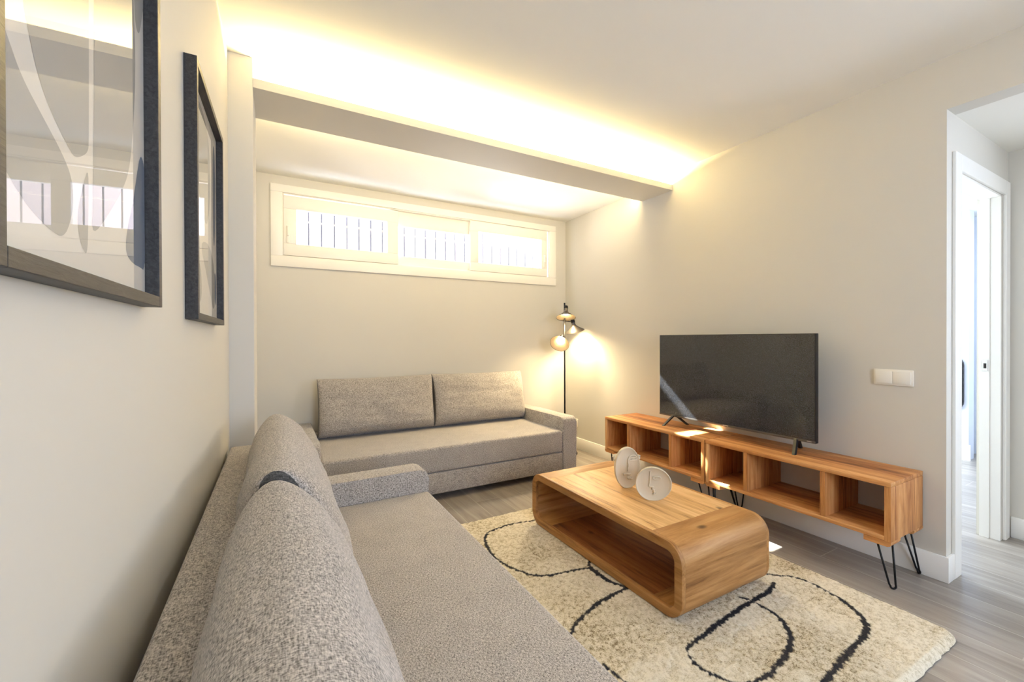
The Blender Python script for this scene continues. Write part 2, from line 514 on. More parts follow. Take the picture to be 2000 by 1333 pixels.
# security grille outside
gr = thing('window_grille', 'thin vertical metal security bars outside the high window', 'window bars', (1.36, YB + 0.15, 1.86))
for i in range(25):
    x = 0.145 + i * 0.1035
    bm = bmesh.new(); tube(bm, [(x - 1.36, 0, -0.005), (x - 1.36, 0, 0.53)], 0.006, 8)
    finish('bar', bm, mat('grille_steel', (0.14, 0.14, 0.17, 1), 0.5) if i == 0 else bpy.data.materials['grille_steel'], gr)
# wall added outside, shaped to let only a narrow shaft of sun in
bm = bmesh.new()
bx(bm, -2.5, 6.0, 5.6, 5.66, -0.5, 3.72)
bx(bm, -2.5, 1.70, 5.6, 5.66, 3.72, 4.8)
M_ext = paint('exterior_render', srgb(172, 152, 144))
struct(finish('wall_sun_blocker', bm, M_ext))

# ------------------------------------------------------------------ sofas
def rounded_box_bm(x0, x1, y0, y1, z0, z1, r, seg=4):
    bm = bmesh.new(); bx(bm, x0, x1, y0, y1, z0, z1, r, seg); return bm


def arm_bm(x0, x1, d, z0, z1, r=0.045):
    """arm: profile in yz with rounded top-front corner, small soft edges"""
    pts = [(0, z0), (0, z1 - r)]
    for k in range(1, 7):
        a = math.pi / 2 * k / 6
        pts.append((r - r * math.cos(a), z1 - r + r * math.sin(a)))
    pts += [(d, z1), (d, z0)]
    bm = bmesh.new()
    prism(bm, pts, 'x', x0, x1)
    es = [e for e in bm.edges if abs(e.verts[0].co.x - e.verts[1].co.x) < 1e-6]
    bmesh.ops.bevel(bm, geom=es, offset=0.012, segments=3, affect='EDGES', profile=0.5)
    return bm


def cushion_mesh(name, w, h, t, seed, nu=64, nv=40):
    """puffy box cushion, standing in the xz plane, y = thickness, wider at its foot"""
    vs, fs = [], []
    def grid(side):
        base = len(vs)
        for j in range(nv + 1):
            v = -1 + 2 * j / nv
            for i in range(nu + 1):
                u = -1 + 2 * i / nu
                # ease the parameter so more points lie near the edges
                uu = math.copysign(1 - (1 - abs(u)) ** 1.35, u); vv = math.copysign(1 - (1 - abs(v)) ** 1.35, v)
                T = t / 2 * (1.0 - 0.30 * vv) * (max(0, 1 - abs(vv) ** 4)) ** 0.45
                T *= 0.55 + 0.45 * (max(0, 1 - abs(uu) ** 7)) ** 0.5
                # outline pulled in a little between the corners
                px = w / 2 * uu * (1 - 0.022 * (1 - vv * vv) * 1.0)
                pz = h / 2 * vv * (1 - 0.035 * (1 - uu ** 2))
                nzv = noise.noise(Vector((px * 5 + seed * 9, pz * 7, side * 3.0))) * 0.010
                nzv += noise.noise(Vector((px * 3 + pz * 9 + seed, pz * 26, side * 5.0))) * 0.006
                edge = (1 - abs(uu) ** 6) * (1 - abs(vv) ** 6)
                # creases fanning from the lower corner
                y = side * (T + nzv * edge)
                vs.append((px, y, pz))
        for j in range(nv):
            for i in range(nu):
                a = base + j * (nu + 1) + i
                q = (a, a + 1, a + nu + 2, a + nu + 1)
                fs.append(q if side < 0 else q[::-1])
    grid(-1); grid(1)
    me = bpy.data.meshes.new(name)
    me.from_pydata(vs, [], fs); me.update()
    bm = bmesh.new(); bm.from_mesh(me)
    # gusset closing the two short ends
    N = (nu + 1) * (nv + 1)
    bm.verts.ensure_lookup_table()
    for i in (0, nu):
        for j in range(nv):
            a = j * (nu + 1) + i; b = a + nu + 1
            try:
                gf = bm.faces.new((bm.verts[a], bm.verts[b], bm.verts[b + N], bm.verts[a + N])); gf.material_index = 1
            except Exception: pass
    bmesh.ops.remove_doubles(bm, verts=bm.verts, dist=0.0004)
    bmesh.ops.recalc_face_normals(bm, faces=bm.faces)
    bm.to_mesh(me); bm.free()
    return me


def sofa(label, loc, rz, L, D, tall_back, cush):
    s = thing('sofa', label, 'sofa', loc, rz, None)
    za, zs = 0.51, 0.40
    aw = 0.145
    for x0 in (0, L - aw):
        finish('arm', arm_bm(x0, x0 + aw, D, 0.05, za), M_fabric, s, auto=50)
    bm = rounded_box_bm(aw + 0.002, L - aw - 0.002, 0.006, D - 0.13, 0.05, 0.208, 0.008, 3)
    finish('base', bm, M_fabric, s, auto=50)
    bm = rounded_box_bm(aw + 0.004, L - aw - 0.004, 0.0, D - 0.13, 0.212, zs, 0.022, 5)
    finish('seat', bm, M_fabric, s, auto=50)
    zb = 0.71 if tall_back else 0.44
    bm = rounded_box_bm(aw + 0.001 if not tall_back else 0.0, (L - aw - 0.001) if not tall_back else L, D - 0.125, D, 0.05 if not tall_back else 0.512, zb, 0.012, 4)
    if tall_back:
        bx(bm, aw + 0.002, L - aw - 0.002, D - 0.125, D - 0.002, 0.05, 0.53, 0.0)
    finish('back_panel', bm, M_fabric, s, auto=50)
    for fx in (0.08, L - 0.08):
        for fy in (0.07, D - 0.07):
            bm = bmesh.new(); lathe(bm, [(0, 0), (0.02, 0), (0.024, 0.05), (0, 0.05)], Matrix.Translation((fx, fy, 0)), 16)
            finish('foot', bm, M_dark, s)
    for k, (cx, cw, ch, ct, yb, yt, seed, ry) in enumerate(cush):
        me = cushion_mesh('back_cushion', cw, ch, ct, seed)
        o = link('back_cushion', me, [M_fabric, M_fabric2], s, smooth=True)
        tilt = math.atan2(yt - yb, ch)
        o.rotation_euler = (-tilt, ry, 0)
        o.location = (cx, (yb + yt) / 2, zs + ch / 2 * math.cos(tilt) + 0.006)
        # seam piping around the cushion edge
    return s


LA = 2.21
sofa('grey woven fabric sofa in the foreground along the left wall, below the framed prints', (0.705, 0.11, 0), R(90), LA, 0.890, True,
     [(0.145 + 0.475, 0.93, 0.455, 0.285, 0.628, 0.718, 1.0, 0.0), (LA - 0.145 - 0.475, 0.945, 0.47, 0.27, 0.62, 0.715, 5.0, 0.0)])
sofa('grey woven fabric sofa against the far wall beneath the high window', (0.105, 3.0, 0), 0, 2.225, 0.872, False,
     [(0.66, 0.955, 0.475, 0.235, 0.715, 0.765, 8.0, 0.0), (1.61, 0.94, 0.475, 0.235, 0.715, 0.765, 11.0, 0.0)])

# ------------------------------------------------------------------ rug
CURVES = [
  [(1.485, 2.313, 0.0165), (1.447, 2.316, 0.0164), (1.304, 2.345, 0.0141), (1.206, 2.333, 0.0158), (1.126, 2.314, 0.0155), (1.078, 2.264, 0.0169), (1.045, 2.182, 0.0164), (1.024, 2.042, 0.0155), (1.036, 1.946, 0.0149), (1.065, 1.862, 0.0161), (1.11, 1.787, 0.0158), (1.174, 1.746, 0.0158), (1.254, 1.727, 0.016), (1.339, 1.712, 0.0162), (1.391, 1.694, 0.0162), (1.409, 1.656, 0.0193)],
  [(1.450, 1.760, 0.012), (1.405, 1.700, 0.021), (1.400, 1.621, 0.028), (1.406, 1.552, 0.022), (1.45, 1.465, 0.012)],
  [(1.445, 1.478, 0.015), (1.394, 1.469, 0.0177), (1.304, 1.462, 0.0187), (1.214, 1.444, 0.0181), (1.136, 1.417, 0.0175), (1.079, 1.393, 0.0171), (1.025, 1.357, 0.0165), (0.975, 1.316, 0.0159)],
  [(1.024, 1.168, 0.0114), (1.031, 1.118, 0.0134), (1.038, 1.063, 0.0151), (1.049, 0.993, 0.0145)],
  [(2.079, 1.154, 0.0213), (1.986, 1.13, 0.0236), (1.836, 1.123, 0.024), (1.735, 1.118, 0.0247), (1.592, 1.104, 0.0236), (1.476, 1.09, 0.0214), (1.388, 1.081, 0.0171), (1.349, 1.068, 0.0144), (1.323, 1.03, 0.0151), (1.315, 0.988, 0.0147), (1.325, 0.95, 0.0156), (1.344, 0.903, 0.0152), (1.385, 0.865, 0.0151), (1.484, 0.85, 0.0177), (1.622, 0.868, 0.0233), (1.743, 0.906, 0.0222), (1.815, 0.961, 0.0195), (1.851, 1.03, 0.0176), (1.854, 1.104, 0.0141), (1.849, 1.146, 0.0129), (1.834, 1.167, 0.013)],
  [(2.099, 1.245, 0.0127), (2.153, 1.193, 0.0126), (2.222, 1.133, 0.014), (2.233, 1.052, 0.0136), (2.216, 0.947, 0.0144), (2.175, 0.866, 0.0192), (2.115, 0.809, 0.0236), (2.031, 0.777, 0.0251), (1.909, 0.769, 0.0241), (1.764, 0.754, 0.0229), (1.629, 0.738, 0.0217), (1.512, 0.722, 0.0185)],
]


def build_rug():
    x0, x1, y0, y1 = 0.80, 2.378, 0.596, 2.52
    st = 0.005
    nx = int((x1 - x0) / st); ny = int((y1 - y0) / st)
    X, Y = np.meshgrid(np.linspace(x0, x1, nx + 1), np.linspace(y0, y1, ny + 1))
    def smooth_noise(cell):
        gx = int((x1 - x0) / cell) + 3; gy = int((y1 - y0) / cell) + 3
        g = rng.random((gy, gx))
        fx = (X - x0) / cell; fy = (Y - y0) / cell
        ix = np.floor(fx).astype(int); iy = np.floor(fy).astype(int)
        tx = fx - ix; ty = fy - iy; tx = tx * tx * (3 - 2 * tx); ty = ty * ty * (3 - 2 * ty)
        return (g[iy, ix] * (1 - tx) + g[iy, ix + 1] * tx) * (1 - ty) + (g[iy + 1, ix] * (1 - tx) + g[iy + 1, ix + 1] * tx) * ty
    n1, n2, n3 = smooth_noise(0.011), smooth_noise(0.02), smooth_noise(0.15)
    # signed distance to the edge with rounded corners
    r = 0.06
    dx = np.abs(X - (x0 + x1) / 2) - ((x1 - x0) / 2 - r); dy = np.abs(Y - (y0 + y1) / 2) - ((y1 - y0) / 2 - r)
    sd = np.hypot(np.maximum(dx, 0), np.maximum(dy, 0)) + np.minimum(np.maximum(dx, dy), 0) - r
    inside = np.clip(-sd / 0.022, 0, 1)
    Z = 0.004 + 0.015 * np.sqrt(inside) + (n1 * 0.003 + n2 * 0.0025 + n3 * 0.003 + rng.random(X.shape) * 0.0015) * inside
    # the pile is pressed down under the table, following its rounded lower corners
    rr_, ta, tb_ = 0.085, 1.160, 2.312
    d_ = np.clip(np.maximum(ta + rr_ - Y, Y - (tb_ - rr_)), 0, rr_)
    hb = 0.0270 + rr_ - np.sqrt(rr_ ** 2 - d_ ** 2)
    under = (X > 1.433) & (X < 2.052) & (Y > ta) & (Y < tb_)
    Z = np.where(under, np.minimum(Z, hb), Z)
    # pull corner points inward so the outline is rounded
    cxx, cyy = (x0 + x1) / 2, (y0 + y1) / 2
    out = sd > 0
    k = np.where(out, sd, 0)
    nrm = np.hypot(np.maximum(dx, 0), np.maximum(dy, 0)) + 1e-9
    X = X - np.sign(X - cxx) * np.maximum(dx, 0) / nrm * k
    Y = Y - np.sign(Y - cyy) * np.maximum(dy, 0) / nrm * k
    edge = np.clip(1 + sd / 0.02, 0, 1)
    X = X + (n2 - 0.5) * 0.006 * edge; Y = Y + (n2 - 0.5) * 0.006 * edge
    # ink lines: distance to hand-drawn curves
    D = np.full(X.shape, 9.0)
    for c in CURVES:
        P = []
        for i in range(len(c) - 1):      # Catmull-Rom smoothing
            p0 = np.array(c[max(i - 1, 0)]); p1 = np.array(c[i]); p2 = np.array(c[i + 1]); p3 = np.array(c[min(i + 2, len(c) - 1)])
            for q in range(4):
                s = q / 4
                P.append(0.5 * ((2 * p1) + (-p0 + p2) * s + (2 * p0 - 5 * p1 + 4 * p2 - p3) * s * s + (-p0 + 3 * p1 - 3 * p2 + p3) * s ** 3))
        P.append(np.array(c[-1]))
        for a, b in zip(P[:-1], P[1:]):
            ab = b[:2] - a[:2]; L2 = float(ab @ ab) + 1e-12
            tt = np.clip(((X - a[0]) * ab[0] + (Y - a[1]) * ab[1]) / L2, 0, 1)
            w = a[2] * (1 - tt) + b[2] * tt
            d = np.hypot(X - a[0] - tt * ab[0], Y - a[1] - tt * ab[1]) - w * 0.5
            D = np.minimum(D, d)
    D = D + (n1 - 0.5) * 0.012 + (rng.random(X.shape) - 0.5) * 0.003
    ink = np.clip(0.5 - D / 0.004, 0, 1)
    verts = np.stack([X, Y, Z], -1).reshape(-1, 3)
    idx = np.arange((nx + 1) * (ny + 1)).reshape(ny + 1, nx + 1)
    q = np.stack([idx[:-1, :-1], idx[:-1, 1:], idx[1:, 1:], idx[1:, :-1]], -1).reshape(-1, 4)
    me = bpy.data.meshes.new('rug')
    me.vertices.add(len(verts)); me.vertices.foreach_set('co', verts.ravel())
    me.loops.add(len(q) * 4); me.loops.foreach_set('vertex_index', q.ravel())
    me.polygons.add(len(q)); me.polygons.foreach_set('loop_start', np.arange(len(q)) * 4)
    me.update(calc_edges=True)
    at = me.attributes.new('ink', 'FLOAT', 'POINT'); at.data.foreach_set('value', ink.ravel())
    at = me.attributes.new('tuft', 'FLOAT', 'POINT'); at.data.foreach_set('value', (n1 * 0.6 + n3 * 0.4).ravel())
    m = mat('rug_wool', srgb(226, 212, 180), 1.0, spec=0.05)
    t = NT(m)
    a1 = t.n('ShaderNodeAttribute', attribute_name='ink'); a2 = t.n('ShaderNodeAttribute', attribute_name='tuft')
    v = t.coords((1, 1, 1)); nz = t.n('ShaderNodeTexNoise', Scale=170.0, Detail=5.0, Roughness=0.75); t.l(v, nz.inputs['Vector'])
    ad = t.n('ShaderNodeMath', operation='MULTIPLY_ADD'); t.l(a2.outputs['Fac'], ad.inputs[0]); ad.inputs[1].default_value = 0.40; t.l(nz.outputs['Fac'], ad.inputs[2])
    c = t.ramp(ad.outputs[0], [(0.50, srgb(120, 104, 78)), (0.62, srgb(192, 180, 153)), (0.82, srgb(224, 215, 194))])
    c2 = t.ramp(nz.outputs['Fac'], [(0.3, srgb(20, 21, 24)), (0.7, srgb(58, 58, 64))])
    mx = t.n('ShaderNodeMix', data_type='RGBA', blend_type='MIX'); t.l(a1.outputs['Fac'], mx.inputs[0]); t.l(c, mx.inputs[6]); t.l(c2, mx.inputs[7])
    t.l(mx.outputs[2], t.p.inputs['Base Color'])
    t.bump(nz.outputs['Fac'], 0.6, 0.003)
    o = link('rug', me, [m], None, smooth=True)
    tag(o, 'cream shaggy rug with black hand-drawn looping lines under the coffee table', 'rug')
    return o


build_rug()

# ------------------------------------------------------------------ coffee table
def rounded_loop(y0, y1, z0, z1, r, n=8):
    pts = []
    for cy, cz, a0 in ((y0 + r, z0 + r, 180), (y1 - r, z0 + r, 270), (y1 - r, z1 - r, 0), (y0 + r, z1 - r, 90)):
        for k in range(n + 1):
            a = R(a0 + 90 * k / n)
            pts.append((cy + r * math.cos(a), cz + r * math.sin(a)))
    return pts


def strip(name, outer, inner, i0, i1, x0, x1, m, parent, bev=0.002):
    n = len(outer)
    ids = [(i0 + k) % n for k in range((i1 - i0) % n + 1)] if i0 != i1 else list(range(n)) + [0]
    bm = bmesh.new()
    rings = []
    closed = i0 == i1
    for k, i in enumerate(ids[:-1] if closed else ids):
        o, q = outer[i], inner[i]
        rings.append([bm.verts.new((x0, o[0], o[1])), bm.verts.new((x1, o[0], o[1])), bm.verts.new((x1, q[0], q[1])), bm.verts.new((x0, q[0], q[1]))])
    m_ = len(rings)
    for k in range(m_ if closed else m_ - 1):
        A, B = rings[k], rings[(k + 1) % m_]
        for j in range(4):
            bm.faces.new((A[j], A[(j + 1) % 4], B[(j + 1) % 4], B[j]))
    if not closed:
        bm.faces.new(rings[0]); bm.faces.new(rings[-1][::-1])
    if bev:
        bmesh.ops.recalc_face_normals(bm, faces=bm.faces)
        es = [e for e in bm.edges if len(e.link_faces) == 2 and e.calc_face_angle(0) > R(50)]
        bmesh.ops.bevel(bm, geom=es, offset=bev, segments=2, affect='EDGES', profile=0.5)
    return finish(name, bm, m, parent, auto=35)


TX0, TX1, TY0, TY1, TZ0, TZ1 = 1.435, 2.050, 1.160, 2.312, 0.0280, 0.348
tb = thing('coffee_table', 'solid brown wood coffee table with rounded corners and open middle on the cream rug', 'coffee table', ((TX0 + TX1) / 2, (TY0 + TY1) / 2, TZ0))
hw = (TX1 - TX0) / 2; hl = (TY1 - TY0) / 2; hh = TZ1 - TZ0
NR = 9
oo = rounded_loop(-hl, hl, 0, hh, 0.085, NR - 1)
ii = rounded_loop(-hl + 0.032, hl - 0.032, 0.032, hh - 0.032, 0.055, NR - 1)
ii2 = rounded_loop(-hl + 0.040, hl - 0.040, 0.040, hh - 0.040, 0.040, NR - 1)
# points are ordered: 4 corners * NR (near bottom, far bottom, far top, near top)
YE = hl - 0.175
# split straight top / bottom runs so the end panels reach 17 cm in
def split_pts(P, ye):
    z_b, z_t = P[0 + NR - 1][1], P[2 * NR + NR - 1][1]
    out = list(P[0:NR]) + [(-ye, z_b), (ye, z_b)] + list(P[NR:2 * NR]) + list(P[2 * NR:3 * NR]) + [(ye, z_t), (-ye, z_t)] + list(P[3 * NR:4 * NR])
    return out
o2, i2 = split_pts(oo, YE), split_pts(ii, YE)
ib0, ib1 = NR, NR + 1
it0, it1 = NR + 2 + 2 * NR, NR + 3 + 2 * NR
rx = 0.022
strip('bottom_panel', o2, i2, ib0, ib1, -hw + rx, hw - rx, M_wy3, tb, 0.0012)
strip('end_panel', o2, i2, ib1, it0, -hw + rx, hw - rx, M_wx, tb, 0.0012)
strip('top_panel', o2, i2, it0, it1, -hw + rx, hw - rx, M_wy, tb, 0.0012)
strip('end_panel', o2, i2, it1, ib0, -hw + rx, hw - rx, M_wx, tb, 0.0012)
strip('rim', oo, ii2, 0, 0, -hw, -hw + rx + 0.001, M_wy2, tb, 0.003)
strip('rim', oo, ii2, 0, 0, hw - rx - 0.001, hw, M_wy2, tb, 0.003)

# ------------------------------------------------------------------ face ornaments
def relief_path(bm, pts, r, y):
    P = []
    n = len(pts)
    for i in range(n - 1):
        p0, p1, p2, p3 = pts[max(i - 1, 0)], pts[i], pts[i + 1], pts[min(i + 2, n - 1)]
        for q in range(5):
            s = q / 5
            P.append(tuple(0.5 * ((2 * p1[k]) + (-p0[k] + p2[k]) * s + (2 * p0[k] - 5 * p1[k] + 4 * p2[k] - p3[k]) * s * s + (-p0[k] + 3 * p1[k] - 3 * p2[k] + p3[k]) * s ** 3) for k in range(2)))
    P.append(pts[-1])
    tube(bm, [(p[0], y, p[1]) for p in P], r, 8)


def face_plate(name_label, loc, rz, w, h, depth, wob, features, ears=False):
    s = thing('face_vase', name_label, 'ornament', loc, rz, 'ceramic face ornaments on the coffee table')
    # body: flattened vase, dished front with raised rim; local x = width, -y = front
    n = 56
    def outline(a, k=1.0):
        rr = 1 + wob * math.sin(2 * a + 0.6) + wob * 0.7 * math.sin(3 * a + 1.3)
        return (w / 2 * rr * math.cos(a) * k, h / 2 + h / 2 * rr * math.sin(a) * k)
    bm = bmesh.new()
    prof = [(0.001, -depth * 0.22), (0.5, -depth * 0.23), (0.86, -depth * 0.26), (0.93, -depth * 0.42), (0.965, -depth * 0.5), (0.992, -depth * 0.46), (1.0, -depth * 0.30), (0.985, 0.0), (0.93, depth * 0.3), (0.75, depth * 0.46), (0.001, depth * 0.5)]
    rings = []
    for k, y in prof:
        rings.append([bm.verts.new((outline(2 * math.pi * i / n, k)[0], y, outline(2 * math.pi * i / n, k)[1])) for i in range(n)])
    for A, B in zip(rings[:-1], rings[1:]):
        for i in range(n):
            bm.faces.new((A[i], A[(i + 1) % n], B[(i + 1) % n], B[i]))
    bm.faces.new(rings[0]); bm.faces.new(rings[-1][::-1])
    # flatten the foot
    for v in bm.verts:
        if v.co.z < 0.004: v.co.z = 0.004
    zmin = min(v.co.z for v in bm.verts)
    for v in bm.verts: v.co.z -= zmin
    finish('body', bm, M_ceramic, s, smooth=True)
    yf = -depth * 0.29
    bm = bmesh.new()
    for pts, r in features:
        relief_path(bm, [(p[0] * w, p[1] * h) for p in pts], r * 1.35, yf)
    finish('relief_face', bm, M_ceramic, s, smooth=True)
    if ears:
        for sx in (-1, 1):
            bm = bmesh.new(); tube(bm, [(sx * w * 0.46, 0, h * 0.66), (sx * w * 0.53, 0, h * 0.69), (sx * w * 0.54, 0, h * 0.73), (sx * w * 0.47, 0, h * 0.75)], 0.006, 8)
            finish('ear', bm, M_ceramic, s, smooth=True)
    return s


def lens(cx, cz, a, b):
    up_ = [(cx + a * math.cos(t), cz + b * math.sin(t)) for t in [math.pi * k / 6 for k in range(7)]]
    dn = [(cx - a * math.cos(t), cz - b * math.sin(t)) for t in [math.pi * k / 6 for k in range(7)]]
    return [(up_, 0.0030), (dn, 0.0030), ([(cx + a * .3 * math.cos(t), cz + b * .4 * math.sin(t)) for t in [2 * math.pi * k / 8 for k in range(9)]], 0.002)]


f1 = lens(0.22, 0.68, 0.17, 0.035) + [([(0.40, 0.70), (0.30, 0.765), (0.15, 0.76), (0.05, 0.70), (0.03, 0.60), (0.03, 0.40), (0.03, 0.34)], 0.003),
      ([(-0.16, 0.32), (-0.05, 0.335), (0.04, 0.32), (0.14, 0.325)], 0.0045), ([(0.02, 0.22), (0.08, 0.235), (0.14, 0.215), (0.19, 0.225)], 0.0055)]
f2 = lens(0.10, 0.65, 0.11, 0.045) + [([(-0.08, 0.84), (-0.085, 0.70), (-0.095, 0.50), (-0.11, 0.40), (-0.02, 0.385), (0.02, 0.36)], 0.0032),
      ([(0.01, 0.38), (-0.03, 0.33), (0.03, 0.29), (0.01, 0.25), (0.05, 0.22), (0.0, 0.17)], 0.004)]
face_plate('tall oval cream ceramic face ornament, the left one standing on the coffee table', (1.755, 1.800, TZ1), R(-22), 0.150, 0.238, 0.045, 0.008, f1, ears=True)
face_plate('round cream ceramic face ornament, the right one standing on the coffee table', (1.742, 1.592, TZ1), R(-42), 0.182, 0.180, 0.045, 0.018, f2)

# ------------------------------------------------------------------ television units
def tv_unit(label, y0):
    """local x runs along the wall (world y), local y = -world x direction after the 90 degree turn"""
    L, D = 0.972, 0.372
    z0, z1 = 0.248, 0.526
    s = thing('media_console', label, 'media console', (XR - 0.010, y0, 0), R(90), 'low wooden media consoles along the right wall')
    # local: x 0..L along wall, y 0 (back, at the wall) .. D (front, towards the room)
    tp = 0.022
    box('top_board', 0, L, 0, D, z1 - tp, z1, M_sy, s, 0.0025)
    box('bottom_board', 0.002, L - 0.002, 0, D - 0.002, z0, z0 + tp, M_sy, s, 0.0025)
    for a, b in ((0.0, 0.026), (L - 0.026, L)):
        box('side_panel', a, b, 0.001, D - 0.001, z0 - 0.001, z1 - tp - 0.0005, M_sz, s, 0.0025)
    for c in (0.283, 0.700):
        box('divider', c - 0.012, c + 0.012, 0.004, D - 0.003, z0 + tp, z1 - tp, M_sz, s, 0.0015)
    for cx_, sx in ((0, 1), (L, -1)):
        for cy_, sy in ((0, 1), (D, -1)):
            pts = []
            q = 0.105; r_ = 0.022
            # corner block below the bottom board with a rounded outer lower edge
            prof = [(0, z0 - 0.0005), (0, z0 - 0.010), (0.004, z0 - 0.019), (0.014, z0 - 0.024), (q, z0 - 0.024), (q, z0 - 0.0005)]
            bm = bmesh.new()
            ya, yb_ = sorted((cy_, cy_ + sy * q))
            prism(bm, [(cx_ + sx * p[0], p[1]) for p in prof], 'y', ya, yb_)
            bl = finish('corner_block', bm, M_sy, s)
            # hairpin leg: two rods joined by a tight bend at the floor
            zt = z0 - 0.023
            A = Vector((cx_ + sx * 0.012, cy_ + sy * 0.085 if sy > 0 else cy_ - 0.030, zt))
            if sy < 0:
                P0 = Vector((cx_ + sx * 0.040, cy_ - 0.012, zt)); P1 = Vector((cx_ + sx * 0.012, cy_ - 0.065, zt)); F = Vector((cx_ + sx * 0.022, cy_ - 0.082, 0.0045))
                P0 = Vector((cx_ + sx * 0.058, cy_ - 0.020, zt)); P1 = Vector((cx_ + sx * 0.015, cy_ - 0.060, zt)); F = Vector((cx_ + sx * 0.018, cy_ - 0.078, 0.0045))
            else:
                P0 = Vector((cx_ + sx * 0.018, cy_ + 0.165, zt)) if False else Vector((cx_ + sx * 0.015, cy_ + 0.098, zt)); P1 = Vector((cx_ + sx * 0.070, cy_ + 0.040, zt)); F = Vector((cx_ + sx * 0.012, cy_ + 0.012, 0.0045))
            d = (P1 - P0); d.z = 0; d.normalize()
            hwid = 0.011
            b0 = F - d * hwid; b1 = F + d * hwid
            up0 = (P0 - b0); up1 = (P1 - b1)
            pts = [P0, b0 + up0 * 0.10]
            for k in range(0, 9):
                a = math.pi * k / 8
                pts.append(F + Vector((0, 0, 0.012)) - d * hwid * math.cos(a) - Vector((0, 0, 0.012)) * math.sin(a) * 1.0)
            pts += [b1 + up1 * 0.10, P1]
            bm = bmesh.new(); tube(bm, pts, 0.0045, 8)
            finish('hairpin_leg', bm, M_black, s, smooth=True)
    return s


tv_unit('low orange-brown wooden media console with hairpin legs, the nearer one beside the doorway', 0.853)
tv_unit('low orange-brown wooden media console with hairpin legs, the farther one beside the floor lamp', 1.832)

# ------------------------------------------------------------------ television
tv = thing('television', 'large black flat screen television standing on the two wooden consoles', 'television', (2.70, 1.825, 0.526))
ty0, ty1, tz0, tz1 = 1.263 - 1.825, 2.388 - 1.825, 0.594 - 0.526, 1.228 - 0.526
M_tvb = mat('tv_plastic', (0.012, 0.012, 0.013, 1), 0.5, spec=0.3)
M_scr = mat('tv_screen', (0.006, 0.006, 0.007, 1), 0.06, spec=0.75)
t = NT(M_scr); v = t.coords((1, 1, 1)); nz = t.n('ShaderNodeTexNoise', Scale=420.0, Detail=2.0, Roughness=0.8); t.l(v, nz.inputs['Vector'])
t.l(t.ramp(nz.outputs['Fac'], [(0.45, (0.007, 0.007, 0.008, 1)), (0.75, (0.10, 0.11, 0.13, 1))]), t.p.inputs['Base Color'])   # fine dust
M_tvs = mat('tv_strip', (0.10, 0.095, 0.09, 1), 0.3, 0.6)
bm = bmesh.new()
bx(bm, -0.010, 0.022, ty0, ty1, tz0, tz1, 0.002)
bx(bm, 0.022, 0.060, ty0 + 0.12, ty1 - 0.12, tz0 + 0.02, tz0 + 0.36, 0.008)
finish('housing', bm, M_tvb, tv, auto=35)
box('screen', -0.0108, -0.0100, ty0 + 0.006, ty1 - 0.006, tz0 + 0.016, tz1 - 0.005, M_scr, tv)
st_ = box('bezel_strip', -0.0120, -0.0100, ty0, ty1, tz0, tz0 + 0.014, M_tvs, tv, 0.0008)
box('badge', -0.0126, -0.0118, -0.028, 0.012, tz0 + 0.005, tz0 + 0.010, mat('badge_silver', (0.5, 0.5, 0.5, 1), 0.3, 0.8), tv)
box('badge', -0.0126, -0.0118, ty0 + 0.02, ty0 + 0.045, tz0 + 0.006, tz0 + 0.010, bpy.data.materials['badge_silver'], tv)
for yc in (1.370 - 1.825, 2.255 - 1.825):
    bm = bmesh.new()
    for xs, xe in ((0.0, -0.088), (0.012, 0.105)):
        yo = 0.012 if xe < 0 else -0.035
        prof = [(xs - 0.013, tz0 + 0.012), (xs + 0.013, tz0 + 0.012), (xe + 0.010, 0.0), (xe - 0.010, 0.0)]
        if yc < 0: yo = 0.010 if xe < 0 else -0.01
        fs_ = prism(bm, prof, 'y', yc - 0.008, yc + 0.008)
        sk = (-0.032 if yc < 0 else 0.028) if xe < 0 else (0.030 if yc < 0 else -0.040)
        for v_ in {v for f in fs_ for v in f.verts}:
            if v_.co.z < 0.02: v_.co.y += sk
    finish('foot', bm, M_tvb, tv)

# ------------------------------------------------------------------ switches and sockets
sw = thing('light_switch', 'cream double rocker light switch on the wall right of the television', 'light switch', (XR, 0.974, 0.99))
box('plate', -0.010, -0.0005, -0.083, 0.083, -0.042, 0.042, M_white, sw, 0.003)
box('rocker', -0.0145, -0.009, -0.074, -0.0008, -0.033, 0.033, M_white, sw, 0.002)
box('rocker', -0.0145, -0.009, 0.0008, 0.074, -0.033, 0.033, M_white, sw, 0.002)
sw = thing('light_switch', 'small white light switch on the hall wall at the right edge', 'light switch', (3.859, 0.655, 1.02))
box('plate', -0.010, -0.0005, -0.042, 0.042, -0.042, 0.042, M_white, sw, 0.003)
box('rocker', -0.0145, -0.009, -0.033, 0.033, -0.033, 0.033, M_white, sw, 0.002)
so = thing('wall_socket', 'small white wall socket low behind the far sofa arm', 'socket', (XR, 3.705, 0.285))
box('plate', -0.012, -0.0005, -0.042, 0.042, -0.042, 0.042, M_white, so, 0.003)
bm = bmesh.new(); lathe(bm, [(0.02, 0), (0.02, 0.003), (0.017, 0.003), (0.017, 0.0), (0.0, 0.0)], Matrix.Translation((-0.0125, 0, 0)) @ Matrix.Rotation(R(-90), 4, 'Y'), 20)
finish('socket_well', bm, M_white, so)

